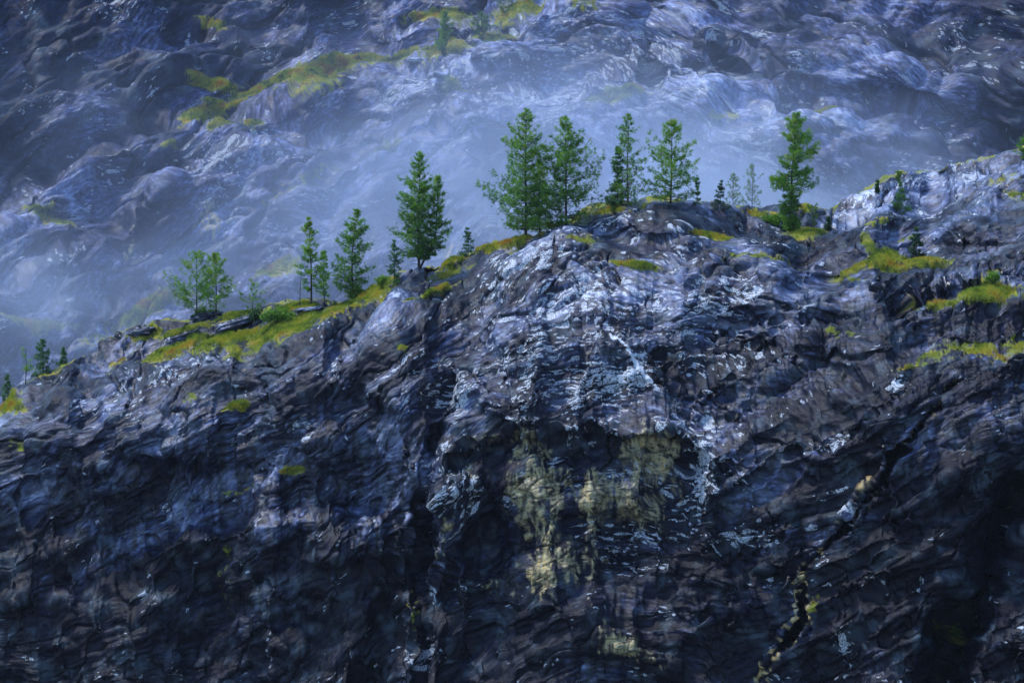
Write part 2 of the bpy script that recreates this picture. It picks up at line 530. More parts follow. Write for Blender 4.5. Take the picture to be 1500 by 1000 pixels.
def build_near():
    R, Cc = 560, 1060
    u = np.concatenate([np.linspace(-300, -15, 30, endpoint=False), np.linspace(-15, 1515, Cc - 60), np.linspace(1515, 1800, 31)[1:]])
    top = spl(TOP, u) + 3.0 * pn(u / 22, 0 * u, 0 * u + .5) + 1.6 * pn(u / 8, 0 * u, 0 * u + 3.5)
    s = np.concatenate([np.linspace(0, 0.93, R - 25), np.linspace(0.93, 1.0, 26)[1:] ** 1])
    # lower rows run on below the frame
    vb = 1040.0
    T = np.linspace(0, 1, R - 30)
    V = top[None, :] + (vb - top[None, :]) * (0.25 * T + 0.75 * T ** 1.12)[:, None]
    ext = np.linspace(0, 1, 31)[1:]
    V = np.concatenate([V, vb + (1500 - vb) * ext[:, None] + 0 * top[None, :]], 0)
    U = np.broadcast_to(u[None, :], V.shape).copy()
    D = V - top[None, :]
    base = pl([(-300, 38), (0, 26), (300, 14), (560, 5), (800, 0), (1100, -4), (1500, -12), (1800, -16)], U)
    Y = base - 0.020 * np.clip(D, 0, None) - pl([(-300, 9), (300, 8), (560, 10), (950, 8), (1150, 14), (1300, 22), (1800, 26)], U) * (1 - np.exp(-D / pl([(0, 22), (560, 40), (900, 30), (1150, 40), (1300, 70), (1500, 90)], U)))

    D0 = pl([(-300, 110), (0, 110), (400, 130), (560, 170), (680, 290), (1000, 340), (1200, 330), (1500, 380), (1800, 380)], U)
    ka = 1 - .82 * ss(560, 760, U)
    D0 = D0 * (1 + ka * (.75 * pn(U / 75, V / 160, V * 0 + 6.5) + .3 * pn(U / 24, V / 60, V * 0 + 2.5)))
    ln_ = pl([(-300, .040), (500, .045), (700, .062), (1000, .058), (1200, .040), (1500, .030), (1800, .03)], U)
    Dc = np.minimum(D, D0) + 30 * (1 - np.exp(-np.clip(D - D0, 0, None) / 30))
    Y = Y - ln_ * Dc + 0.0 * np.clip(D - D0, 0, 500)

    def step(pts, J, w, a, b, f=30):
        return J * (1 - ss(-w, w, V - spl(pts, U))) * win(U, a, b, f)
    # the turf terrace on the left
    Y = Y + step([(60, 585), (150, 545), (220, 520), (300, 500), (350, 505), (380, 500), (430, 478), (480, 462), (540, 440), (580, 410)], 9, 16, 110, 560, 40)
    # rounded rock noses of the left cliff
    Y = Y + step([(120, 640), (170, 580), (230, 530), (300, 510), (350, 520)], 3.0, 12, 110, 350, 20)
    Y = Y + step([(355, 540), (380, 505), (440, 480), (480, 480)], 3.5, 9, 350, 480, 10)
    Y = Y + step([(484, 560), (500, 500), (530, 465), (580, 430), (640, 400), (700, 385)], 4, 12, 484, 700, 12)
    Y = Y - 3.5 * blob(U, V, 240, 640, 85, 75, 0, 3) - 3.0 * blob(U, V, 430, 580, 60, 70, 0, 3) - 2.5 * blob(U, V, 80, 640, 70, 60, 0, 3)
    Y = Y - 4.5 * blob(U, V, 560, 540, 75, 95, 20, 3)
    Y = Y + step([(0, 720), (150, 690), (260, 680), (340, 690), (420, 670), (520, 640)], -2.5, 16, 0, 500)
    Y = Y + step([(180, 820), (260, 785), (340, 770), (450, 750), (600, 760)], 4, 14, 190, 600)
    Y = Y + step([(340, 900), (400, 830), (480, 830), (600, 815)], -3.0, 12, 390, 600, 20)
    # main folded shield
    Y = Y - 4 * blob(U, V, 800, 470, 190, 120, 25, 3)
    Y = Y + step([(640, 440), (700, 395), (760, 365), (820, 345), (870, 345), (900, 350)], 4, 10, 620, 900, 20)
    Y = Y - 3.2 * blob(U, V, 965, 322, 75, 26, -6, 4)
    Y = Y + step([(900, 352), (940, 360), (1000, 350), (1060, 352), (1110, 345)], 3, 9, 890, 1110, 20)
    Y = Y + step([(820, 600), (870, 505), (900, 480), (950, 500), (990, 560)], 3.0, 12, 800, 990, 20)
    Y = Y + step([(650, 600), (680, 520), (740, 470), (800, 455), (860, 440), (920, 420)], 2.6, 12, 650, 920, 20)
    Y = Y + step([(640, 620), (660, 560), (690, 540), (720, 560)], 2.5, 10, 630, 720, 12)
    Y = Y - 3.0 * blob(U, V, 755, 600, 50, 34, 0, 4)
    # overhung recess with the ochre rock
    lip = 26 * pn(U[:1] / 46, U[:1] * 0, U[:1] * 0 + 9.5) + 9 * pn(U[:1] / 13, U[:1] * 0, U[:1] * 0 + 2.5) + spl([(600, 640), (640, 650), (700, 645), (740, 632), (800, 628), (860, 625), (920, 618), (980, 640), (1040, 660), (1100, 700)], U)
    rec = ss(0, 14, V - lip) * (1 - ss(130, 290, V - lip)) * win(U, 650, 1020, 25)
    Y = Y + 3.4 * rec
    Y = Y - 3.5 * blob(U, V, 790, 760, 42, 120, 8, 3) - 2.6 * blob(U, V, 870, 740, 18, 80, 4, 3) - 2.2 * blob(U, V, 935, 700, 22, 80, 0, 3)
    Y = Y - 3.0 * blob(U, V, 665, 720, 42, 60, 25, 3) + 4.0 * blob(U, V, 700, 770, 38, 60, 0, 3)
    gr, sd = dist_line(U, V, [(640, 630), (622, 700), (612, 800), (618, 900), (610, 1050)])
    Y = Y + 3.6 * np.exp(-(gr / 10.0) ** 2) + 2.0 * ss(-20, 20, U - 615) * ss(660, 760, V) * (1 - ss(700, 800, U))
    Y = Y + step([(600, 930), (700, 890), (820, 870), (900, 890), (1000, 930)], 1.2, 22, 600, 1000)
    Y = Y - 2.6 * blob(U, V, 900, 930, 90, 26, -25, 3)
    # right-hand shield: terraces that climb to the right
    Y = Y + step([(1080, 345), (1150, 338), (1200, 336), (1260, 352), (1300, 366), (1400, 372)], 8, 10, 1080, 1380, 20)
    Y = Y + step([(1010, 380), (1100, 372), (1200, 382), (1280, 374), (1350, 376), (1420, 400)], 3, 9, 1000, 1400)
    Y = Y + step([(1290, 480), (1350, 445), (1400, 432), (1500, 440), (1600, 430)], 6.5, 10, 1300, 1800)
    Y = Y + step([(1250, 560), (1320, 520), (1390, 512), (1440, 522), (1500, 505), (1700, 480)], 5.5, 12, 1310, 1800)
    Y = Y + step([(1150, 430), (1230, 395), (1340, 388), (1420, 400), (1500, 420)], 3.0, 10, 1150, 1500)
    Y = Y + step([(1240, 330), (1300, 312), (1350, 300), (1420, 300), (1500, 290)], 4.0, 8, 1230, 1500, 15)
    Y = Y + step([(1350, 350), (1400, 320), (1450, 312), (1500, 310)], 3.5, 8, 1350, 1600, 15)
    Y = Y + step([(1000, 700), (1080, 640), (1160, 590), (1250, 560), (1330, 530)], 2.5, 16, 1000, 1300)
    Y = Y + step([(1000, 560), (1100, 520), (1200, 480), (1300, 470)], 2.5, 14, 1000, 1300)
    Y = Y - 3 * blob(U, V, 1120, 440, 110, 50, -8, 3) - 3 * blob(U, V, 1260, 620, 120, 70, 35, 3) - 2 * blob(U, V, 1390, 740, 120, 90, 40, 3)
    # the long diagonal fissure
    FIS = [(1400, 560), (1355, 618), (1312, 668), (1290, 705), (1262, 735), (1235, 770), (1205, 805), (1180, 832), (1172, 870), (1175, 905), (1155, 935), (1130, 965), (1112, 1000), (1085, 1050)]
    fz, fs = dist_line(U, V, FIS)
    fz = fz + 3.5 * pn(U / 14, V / 14, V * 0 + 1.5) + 1.5 * pn(U / 5, V / 5, V * 0 + 4.5)
    Y = Y + 2.6 * np.exp(-(fz / 3.0) ** 2)
    # black gully low on the right
    gl, gs = dist_line(U, V, [(1500, 740), (1450, 810), (1420, 880), (1385, 960), (1350, 1060)])
    Y = Y + 13 * np.exp(-(gl / 24.0) ** 2) - 5 * ss(1390, 1500, U) * ss(800, 960, V)
    P = W(U, V, Y)
    # back of the ridge
    nb = 26
    dy = (np.linspace(0, 1, nb + 1)[1:] ** 1.6) * 70
    topP = P[0]
    back = []
    for k in dy:
        q = topP.copy()
        q[:, 1] += k
        q[:, 2] -= 0.05 * k + 0.006 * k * k
        back.append(q)
    Bk = np.array(back[::-1])
    P = np.concatenate([Bk, P], 0)
    U = np.concatenate([np.repeat(u[None], nb, 0), U], 0)
    V = np.concatenate([np.repeat(top[None], nb, 0) + dy[::-1][:, None] * 0.01, V], 0)
    fz, fs = dist_line(U, V, FIS)
    X, Yw, Z = P[..., 0].copy(), P[..., 1].copy(), P[..., 2].copy()
    us = np.linspace(-300, 1800, 600)
    slope = pl([(-300, .55), (100, .6), (350, .55), (560, .95), (720, .75), (850, .25), (950, -.15), (1050, -.25), (1130, .1), (1250, .42), (1500, .42), (1800, .3)], us)
    F = np.concatenate([[0], np.cumsum(slope[1:] * np.diff(us))])
    Pm = (V + np.interp(U, us, F)) * 0.09
    Pm = Pm + 7 * fbm(X / 34, Yw / 40, Z / 26, 2) + 0.7 * fbm(X / 9, Yw / 9, Z / 7, 2)
    Qm = U * 0.09 - 0.3 * V * 0.09 + 2 * fbm(X / 10 + 9, Yw / 10, Z / 10, 2)
    g = np.zeros(U.shape)
    for cx, cy, rx, ry, rot, am in [(420, 478, 78, 13, 20, 1.0), (500, 450, 55, 12, 25, 1.0), (330, 492, 60, 11, 12, 1.0), (265, 500, 50, 9, 28, .95), (230, 512, 34, 8, 25, .8), (350, 458, 52, 6, 3, .9),
                                    (215, 488, 34, 7, 20, .7), (270, 478, 50, 6, 15, .75), (175, 520, 30, 7, 30, .6), (540, 432, 30, 9, 28, 1), (10, 588, 26, 16, 20, .95), (570, 412, 18, 8, 30, .8),
                                    (440, 448, 40, 6, 5, 1), (345, 508, 20, 8, 0, .7),
                                    (660, 378, 24, 6, 25, .95), (640, 420, 34, 5, 28, .85), (740, 350, 60, 5, 16, .95), (650, 392, 40, 6, 20, .6), (600, 445, 18, 5, 20, .6), (760, 358, 30, 4, 10, .6),
                                    (885, 308, 34, 4, 8, .9), (1045, 344, 42, 6, -6, .95), (930, 384, 42, 6, -5, .9), (855, 355, 30, 5, 10, .6), (1180, 336, 36, 5, -2, 1.0), (1110, 380, 60, 5, 5, .6),
                                    (1110, 316, 40, 5, -5, .7), (1190, 305, 30, 5, 0, .8), (1300, 372, 34, 13, -8, 1.05), (1345, 378, 45, 7, 3, 1.0), (1255, 385, 42, 5, 10, .95), (1275, 358, 16, 6, -25, .9),
                                    (1450, 436, 62, 12, 4, 1.0), (1370, 448, 50, 6, 8, .8), (1430, 516, 62, 9, -4, .8), (1350, 524, 45, 6, 15, .7), (1495, 505, 30, 12, 20, .7), (1240, 408, 34, 5, 5, .45),
                                    (1470, 262, 34, 6, 5, .6), (1490, 283, 22, 6, -10, .7), (1290, 322, 30, 5, 20, .5), (1330, 345, 26, 5, 0, .4), (1560, 440, 60, 14, 0, .8),
                                    (345, 590, 20, 8, 20, .8), (430, 686, 20, 8, 10, .8), (280, 585, 12, 7, 30, .5), (590, 507, 12, 7, 0, .6), (20, 650, 16, 10, 0, .6), (1240, 490, 22, 8, 0, .55),
                                    (345, 718, 26, 5, 20, .55), (325, 850, 10, 60, 0, .35), (607, 895, 10, 30, 0, .45), (1188, 885, 9, 18, 0, .55), (1398, 925, 7, 20, 30, .5), (1455, 405, 16, 7, 0, .7)]:
        g = np.maximum(g, am * blob(U, V, cx, cy, rx * 1.05, ry * 1.1, rot, 3))
    g = g * (0.6 + 0.4 * ss(-.45, .15, fbm(X / 3, Yw / 3, Z / 2, 3)))
    g[:nb] = np.maximum(g[:nb] * 0, 0.55)
    soft = (1 - 0.75 * ss(.45, .8, g)) * (1 - .55 * np.exp(-(fz / 24) ** 2))
    # long folds that climb to the right over the right-hand shield
    kr = ss(900, 1080, U)
    dg = (V + 0.62 * U) * 0.09 + 2.5 * fbm(X / 22, Yw / 30, Z / 22, 2)
    N = normals(P)
    P = P + N * (kr * 2.3 * fbm(dg / 8.5, (U - .62 * V) * 0.09 / 45, Yw / 80, 3, 'b') * ss(330, 420, V))[..., None]
    N = normals(P)
    mot = pn(X / 26 + 3, Yw / 26, Z / 20)          # some faces smooth, some shattered
    d = 2.5 * fbm(X / 15, Yw / 20, Z / 11, 3, 'b') * soft
    d = d + 1.6 * fbm(Pm / 5.5, Qm / 17, Yw / 40, 3, 'b', .38) * soft
    P = P + N * d[..., None]
    N = normals(P)
    rough = ss(-0.35, 0.30, mot + .5 * pn(X / 9, Yw / 9, Z / 7))
    lower = ss(560, 660, V) * ss(600, 700, U)
    d = 0.36 * fbm(Pm / 1.5, Qm / 8.5, Yw / 25, 3, 'b') * (0.2 + 0.9 * rough)
    d = d + 0.17 * fbm(P[..., 0] / 1.5 + 3, P[..., 1] / 1.6, P[..., 2] / 1.0, 3, 'r') * (0.1 + 1.0 * rough)
    # vertical weathering runnels on the steep faces
    vert = ss(60, 200, D.mean() * 0 + np.concatenate([np.zeros((nb, len(u))), D], 0))
    d = d + 0.55 * vert * fbm(X / 1.5, Z / 11, Yw / 9, 3, 'b') * (1 - 0.4 * lower)
    # thin cracks
    ck = np.abs(fbm(Pm / 6 + 5, Qm / 16, Z / 40, 3))
    jn = np.exp(-(ck / 0.018) ** 2)
    c2 = (Pm * .5 + Qm * .8) / 4.5 + .8 * fbm(X / 7, Yw / 9, Z / 7, 2)
    c2 = np.abs(c2 - np.round(c2))
    jn = np.maximum(jn, np.exp(-(c2 / .022) ** 2) * ss(.05, .3, pn(X / 6 + 2, Yw / 9, Z / 5)))
    d = d - 0.6 * jn
    fz = fz + 3.0 * pn(U / 14, V / 14, V * 0 + 1.5) + 1.5 * pn(U / 5, V / 5, V * 0 + 4.5)
    P = P + N * (d * soft)[..., None]
    P[..., 1] += 2.0 * np.exp(-(fz / 2.6) ** 2)
    me = raw_mesh('rock_cliff', P.reshape(-1, 3), grid_faces(*U.shape), 4, M_ROCK)
    oc = .72 * blob(U, V, 785, 735, 46, 125, 6, 4) + .75 * blob(U, V, 805, 838, 90, 32, 10, 3) + .62 * blob(U, V, 868, 750, 24, 80, 6, 3) + .66 * blob(U, V, 935, 705, 38, 95, 0, 3) + .7 * blob(U, V, 870, 720, 40, 34, -20) \
        + .95 * blob(U, V, 905, 935, 80, 24, -25, 3) + .38 * blob(U, V, 980, 700, 50, 80) + .18 * blob(U, V, 840, 700, 110, 90, 0, 3) + .6 * blob(U, V, 645, 800, 16, 60, -15, 3) + .6 * blob(U, V, 700, 640, 60, 12, 0) + .75 * blob(U, V, 960, 660, 45, 30, 0, 3) + .8 * blob(U, V, 925, 755, 16, 10, 0, 3) \
        + .5 * blob(U, V, 720, 860, 60, 14, -10) + .5 * blob(U, V, 690, 700, 14, 60)
    lowf = ss(810, 850, V)
    oc = oc + np.exp(-(fz / (4 + 7 * lowf)) ** 2) * (fs * 1.0 < 0) * 0 + np.exp(-((fz - 4.6 - 2.5 * lowf) / (1.7 + 2.4 * lowf)) ** 2) * (.2 + .8 * ss(-.4, .3, pn(U / 9, V / 9, V * 0 + 8.5))) * np.where(fs * FSIDE > 0, 1, .6 + .3 * lowf) * (.9 + .45 * lowf)
    oc = 1.25 * oc * (0.8 + 0.5 * pn(X / 2.2, Yw / 3, Z / 4))
    wh = 0.52 * blob(U, V, 830, 480, 270, 150, 20) + 0.55 * blob(U, V, 790, 368, 80, 20, 20) + .75 * blob(U, V, 885, 560, 75, 28, 15) + .5 * blob(U, V, 1040, 470, 50, 50) + .5 * blob(U, V, 880, 430, 90, 20) \
        + 1.2 * blob(U, V, 1312, 552, 20, 10, 28, 3) + 1.0 * blob(U, V, 1095, 430, 26, 12, 20, 3) + .7 * blob(U, V, 1210, 640, 22, 14) + .45 * blob(U, V, 1000, 680, 90, 70) + .7 * blob(U, V, 1100, 790, 50, 18, -15) \
        + .7 * blob(U, V, 1020, 700, 20, 90, -10) + .7 * blob(U, V, 920, 790, 60, 50) + .55 * blob(U, V, 665, 720, 40, 50) + .75 * blob(U, V, 668, 575, 16, 30) + .5 * blob(U, V, 440, 625, 30, 24) \
        + .5 * blob(U, V, 240, 540, 130, 34, 28) + .4 * blob(U, V, 1380, 280, 160, 50, 12) + .6 * blob(U, V, 1280, 285, 60, 14, 20) + 1.1 * blob(U, V, 1243, 752, 12, 12, 0, 4) + .8 * blob(U, V, 1225, 945, 16, 34, 0, 3) \
        + .6 * blob(U, V, 395, 960, 5, 60) + .7 * blob(U, V, 255, 980, 10, 22) + .6 * blob(U, V, 620, 960, 40, 30) + .55 * blob(U, V, 490, 520, 10, 50, 10) + .5 * blob(U, V, 650, 870, 30, 30) + .25 * np.exp(-((fz - 12) / 5) ** 2) - .15  # last band paints glints along the fissure lip
    D2 = np.concatenate([np.zeros((nb, len(u))), D], 0)
    slab = win(U, 1232, 1900, 26) * (1 - ss(-8, 8, V - spl([(1150, 330), (1200, 335), (1260, 328), (1300, 310), (1360, 300), (1420, 285), (1500, 262), (1600, 240)], U)))
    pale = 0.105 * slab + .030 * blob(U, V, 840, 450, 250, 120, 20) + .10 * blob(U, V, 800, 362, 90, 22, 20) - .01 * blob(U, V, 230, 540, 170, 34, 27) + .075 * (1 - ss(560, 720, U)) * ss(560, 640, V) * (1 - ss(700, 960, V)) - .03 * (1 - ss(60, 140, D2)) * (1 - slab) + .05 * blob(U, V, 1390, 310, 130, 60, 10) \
        - .09 * ss(600, 880, V) - .055 * ss(1000, 1250, U) * ss(420, 600, V) - .03 * (1 - ss(0, 250, U)) * ss(740, 950, V) + .06 * blob(U, V, 1060, 420, 90, 60)  # lower wall, corners, crest darkened, left wall lifted: shade and light painted in
    pale = pale - .22 * np.exp(-(fz / 3.2) ** 2) + .11 * np.exp(-((fz - 11) / 6) ** 2)  # painted shade in the fissure core, painted light along its lip
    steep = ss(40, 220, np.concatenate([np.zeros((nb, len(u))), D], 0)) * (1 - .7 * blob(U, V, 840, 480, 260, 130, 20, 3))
    v1, _ = dist_line(U, V, [(893, 484), (905, 492), (920, 510), (935, 535), (948, 550), (962, 566)])
    wh = wh + 1.6 * np.exp(-(v1 / 2.6) ** 2)
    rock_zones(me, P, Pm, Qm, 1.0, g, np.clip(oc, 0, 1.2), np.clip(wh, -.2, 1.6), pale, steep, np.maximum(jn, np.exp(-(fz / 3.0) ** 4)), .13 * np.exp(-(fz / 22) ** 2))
    vattr(me, 'flow', np.stack([Pm, Qm, Yw * 0.5], -1))
    o = put('rock_cliff', me)
    tag(o, 'near dark wet rock cliff with folded layers under the pine ridge', kind='structure')
    return P, U, V, g, nb


FAR = build_far()
NEAR = build_near()
NP = NEAR[0]; NPX, NPY = proj(NP.reshape(-1, 3)); NPX = NPX.reshape(NP.shape[:2]); NPY = NPY.reshape(NP.shape[:2])
FPX, FPY = proj(FAR[0].reshape(-1, 3)); FPX = FPX.reshape(FAR[0].shape[:2]); FPY = FPY.reshape(FAR[0].shape[:2])


def ground_at(px, py, far=False):
    """surface point seen at photo pixel; falls to the crest when the pixel lies above it"""
    if far:
        d = (FPX - px) ** 2 + (FPY - py) ** 2
        return FAR[0].reshape(-1, 3)[np.argmin(d)].copy()
    nb = NEAR[4]
    d = (NPX[nb - 2:] - px) ** 2 + (NPY[nb - 2:] - py) ** 2
    m = max(9.0, d.min() * 1.2)
    d = np.where(d < m, NP[nb - 2:, :, 1] - 1e5, d)
    i = np.argmin(d)
    return NP[nb - 2:].reshape(-1, 3)[i].copy()


# valley floor, one sheet to the horizon
s = NT('valley floor')
b = s.n('ShaderNodeBsdfPrincipled')
pos = s.n('ShaderNodeNewGeometry').outputs['Position']
s.l(s.ramp(s.noise(pos, 0.02, 6), [(0.35, (0.015, 0.025, 0.02)), (0.65, (0.04, 0.05, 0.055))]), b.inputs['Base Color'])
b.inputs['Roughness'].default_value = 0.9
s.l(b.outputs[0], s.out.inputs[0])
gv = np.array([[-3000, -3000, -62], [3000, -3000, -62], [3000, 3000, -62], [-3000, 3000, -62]], float)
tag(put('valley_ground', raw_mesh('valley_ground', gv, [[0, 1, 2, 3]], 4, s.m)), 'dark valley floor far below the cliff', kind='structure')

# ================================================================== turf
def build_turf(P, U, V, g, name, label, n, h, sl, seed):
    rs = np.random.RandomState(seed)
    ok = (g > 0.52) & (U > -20) & (U < 1520)
    ok[:sl] = False
    idx = np.flatnonzero(ok.ravel())
    w = g.ravel()[idx] ** 2
    pick = idx[np.searchsorted(np.cumsum(w) / w.sum(), rs.rand(n))]
    c = P.reshape(-1, 3)[pick] + rs.randn(n, 3) * [0.12, 0.12, 0.02]
    hh = h * (0.5 + rs.rand(n))
    ang = rs.rand(n) * 2 * PI
    wd = hh * 0.16
    lean = rs.randn(n, 2) * 0.35 * hh[:, None]
    a = c + np.stack([np.cos(ang) * wd, np.sin(ang) * wd, -0.08 + 0 * hh], -1)
    bb = c - np.stack([np.cos(ang) * wd, np.sin(ang) * wd, 0.08 + 0 * hh], -1)
    t = c + np.stack([lean[:, 0], lean[:, 1], hh], -1)
    vs = np.stack([a, bb, t], 1).reshape(-1, 3)
    me = raw_mesh(name, vs, np.arange(3 * n).reshape(-1, 3), 3, M_GRASS, False)
    ti = 0.53 + 0.8 * pn(c[:, 0] / 3.5, c[:, 1] / 5, c[:, 2] / 2) + 0.35 * pn(c[:, 0] / 0.9, c[:, 1], c[:, 2]) + rs.randn(n) * 0.10
    fattr(me, 'tint', np.repeat(np.clip(ti, 0, 1), 3))
    return tag(put(name, me), label, kind='stuff')


build_turf(*NEAR[:4], 'grass', 'yellow green turf growing on the ledges of the near cliff', 90000, 0.22, NEAR[4], 3)
build_turf(*FAR, 'grass', 'pale green turf growing on the ledges of the far slope', 50000, 0.45, 5, 4)

# ================================================================== trees
class Acc:
    def __init__(s):
        s.v = []; s.f = []; s.n = 0

    def tube(s, pts, rad, k=5):
        pts = np.asarray(pts, float)
        m = len(pts)
        T = np.gradient(pts, axis=0)
        T /= np.maximum(np.linalg.norm(T, axis=1), 1e-9)[:, None]
        ref = np.array([0, 0, 1.0]) if abs(T[0, 2]) < 0.8 else np.array([1.0, 0, 0])
        A = np.cross(T, ref); A /= np.linalg.norm(A, axis=1)[:, None]
        B = np.cross(T, A)
        th = np.arange(k) * 2 * PI / k
        ring = pts[:, None] + np.asarray(rad)[:, None, None] * (np.cos(th)[None, :, None] * A[:, None] + np.sin(th)[None, :, None] * B[:, None])
        s.v.append(ring.reshape(-1, 3))
        for i in range(m - 1):
            for j in range(k):
                a = s.n + i * k + j; b_ = s.n + i * k + (j + 1) % k
                s.f.append((a, b_, b_ + k, a + k))
        s.n += m * k

    def mesh(s, name, mat):
        return raw_mesh(name, np.concatenate(s.v), np.array(s.f), 4, mat)


def tufts(C, D, rs, nb, ln, wd, spread):
    """nb needle blades round each centre C pointing about D"""
    n = len(C)
    c = np.repeat(C, nb, 0) + rs.randn(n * nb, 3) * ln * 0.22
    d = np.repeat(D, nb, 0) + rs.randn(n * nb, 3) * spread
    d /= np.maximum(np.linalg.norm(d, axis=1), 1e-6)[:, None]
    L = ln * (0.6 + 0.8 * rs.rand(n * nb))[:, None]
    sd = np.cross(d, rs.randn(n * nb, 3))
    sd /= np.maximum(np.linalg.norm(sd, axis=1), 1e-6)[:, None]
    sd *= wd * (0.6 + 0.8 * rs.rand(n * nb))[:, None]
    a = c - sd; b_ = c + sd; t = c + d * L
    return np.stack([a, b_, t], 1).reshape(-1, 3)


def profile(kind, t):
    """crown half-width against height fraction inside the crown (0 bottom, 1 top)"""
    if kind == 'spruce': return (1 - t) ** 0.9 * 0.97 + 0.03
    if kind == 'pine': return np.interp(t, [0, .12, .3, .5, .7, .85, .95, 1], [.75, 1, 1, .80, .52, .30, .16, .04])
    if kind == 'slim': return np.interp(t, [0, .15, .4, .6, .8, .93, 1], [.6, 1, .85, .66, .42, .2, .05])
    if kind == 'airy': return np.interp(t, [0, .2, .45, .7, .9, 1], [.8, 1, .85, .6, .3, .08])
    if kind == 'leafy': return np.interp(t, [0, .2, .5, .8, 1], [.45, .85, 1, .7, .25])


def make_tree(name, label, cat, px, py, top, hw, kind='pine', crown0=0.12, dens=1.0, mat=None, bark=None, group=None,
              seed=0, back=0.0, far=False, tint=0.5, lean=0.0, boughs=None, twin=None, parts=False, gap=0.25):
    rs = np.random.RandomState(seed + 100)
    base = ground_at(px, py, far)
    drop = (.05 * back + .006 * back * back) if not far else 0
    base = base + np.array([base[0] * back / (base[1] - CAM[1]), back, -0.3 - drop])
    # scale from the picture at this depth
    m = (base[1] - CAM[1]) * K / _f[1]
    H = (py - top) * m + 0.3 + drop
    Rw = hw * m
    root = bpy.data.objects.new(name, None)
    COL.objects.link(root)
    root.location = base
    root.empty_display_size = 0.5
    tag(root, label, cat, group or {'pine_tree': 'pines along the cliff crest', 'spruce_tree': 'spruces along the cliff crest', 'birch_tree': 'misty broadleaf trees behind the ridge',
                                    'misty_tree': 'misty trees on the far slope', 'pine_sapling': 'saplings on the cliff crest'}.get(name))
    mat = mat or (M_SPRUCE if kind == 'spruce' else M_LEAF if kind == 'leafy' else M_PINE)
    bark = bark or M_BARK
    tr = Acc()
    cr = []
    tn = []
    stems = [(0.0, 0.0, H, 1.0)]
    if twin: stems.append((twin[0] * m, 0.4, twin[1] * H, twin[2]))
    for si, (ox, oy, HH, fw_) in enumerate(stems):
        zz = np.linspace(0, 1, 9)
        wob = np.stack([np.interp(zz, [0, .5, 1], [0, rs.randn() * .014, lean + rs.randn() * .018]) * HH + np.sin(zz * 5 + seed) * .006 * HH, np.sin(zz * 4 + 2 * seed) * .008 * HH, zz * HH], -1)
        if si: wob[:, 0] += ox * np.minimum(1, zz * 3); wob[:, 1] += oy
        r0 = max(0.045, 0.013 * HH)
        tr.tube(wob, r0 * (1 - zz * 0.93), 7)
        def at(t): return np.array([np.interp(t, zz, wob[:, 0]), np.interp(t, zz, wob[:, 1]), t * HH])
        nwh = int(max(11, HH * 2.3))
        for w in range(nwh):
            tc = (w + rs.rand() * .7) / nwh
            t = crown0 + (1 - crown0) * tc
            nbr = rs.randint(5, 9)
            for _ in range(nbr):
                if rs.rand() < gap + .08: continue
                az = rs.rand() * 2 * PI
                L = Rw * fw_ * profile(kind, tc) * (0.60 + 0.5 * rs.rand()) * (1 + 0.45 * math.sin(az * 1.0 + w * 1.9 + seed))
                if boughs:
                    side = math.cos(az)
                    k = 0.26 * (1.05 - t) ** .5
                    for (bt, bs, bl) in boughs:
                        if bs * side > 0.1 and abs(t - bt) < 0.045: k = bl
                        elif bs * side > 0.1 and abs(t - bt) < 0.07: k = max(k * 0.8, .35)
                    L = Rw * k * (0.7 + .35 * rs.rand())
                L = max(L, 0.12)
                rise = {'spruce': -0.25 + 0.6 * tc, 'pine': -0.05 + 0.7 * tc, 'slim': -0.15 + .7 * tc, 'airy': 0.25 + .6 * tc, 'leafy': 0.7}[kind] + rs.randn() * .12
                o = at(min(t, .985))
                q = np.linspace(0, 1, 5)
                hd = np.array([math.cos(az), math.sin(az), 0])
                cur = {'spruce': 0.22, 'leafy': 0.1}.get(kind, 0.18 if not boughs else .08) * L * q ** 2
                pts = o + hd * (L * q)[:, None] + np.stack([0 * q, 0 * q, rise * L * q + cur], -1)
                rb = max(0.012, r0 * 0.28 * (1 - t * .6))
                tr.tube(pts, rb * (1 - .8 * q), 3)
                # twigs with needle tufts
                nt = int(max(7 if kind == 'spruce' else 4, L * (7.5 if kind != 'spruce' else 10) * dens * .85))
                q0 = 0.15 if kind in ('spruce', 'pine') else 0.3
                qq = q0 + (1 - q0) * rs.rand(nt) ** 0.7
                c = np.stack([np.interp(qq, q, pts[:, i]) for i in range(3)], -1)
                side = np.cross(hd, [0, 0, 1.0])
                off = rs.randn(nt) * 0.24 * L * (1.15 - qq)
                c = c + side * off[:, None] + np.stack([0 * qq, 0 * qq, rs.randn(nt) * (0.11 if kind == 'spruce' else 0.07) * L], -1)
                d = np.repeat(hd[None], nt, 0) * .8 + np.array([0, 0, .5 if kind != 'spruce' else -.1])
                cr.append((c, d))
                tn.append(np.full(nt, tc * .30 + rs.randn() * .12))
    if kind in ('pine', 'slim', 'airy') and H > 6:          # dead stubs and bare limbs low on the stem
        for _ in range(9):
            t = rs.rand() * .35 + .03; az = rs.rand() * 2 * PI; L = Rw * (.2 + .5 * rs.rand()); q = np.linspace(0, 1, 4)
            o = np.array([np.interp(t, zz, wob[:, 0]), np.interp(t, zz, wob[:, 1]), t * H]) if not twin else np.array([0, 0, t * H])
            tr.tube(o + np.stack([math.cos(az) * L * q, math.sin(az) * L * q, L * (.25 * q - .35 * q * q)], -1), .035 * (1 - .8 * q), 3)
    C = np.concatenate([c for c, d in cr]); D = np.concatenate([d for c, d in cr])
    tt = np.concatenate(tn)
    nbl = 8
    small = max(0.72, min(1.0, H / 7.0))
    ln = {'spruce': .30, 'leafy': .20}.get(kind, .36) * small * (1.6 if far else 1)
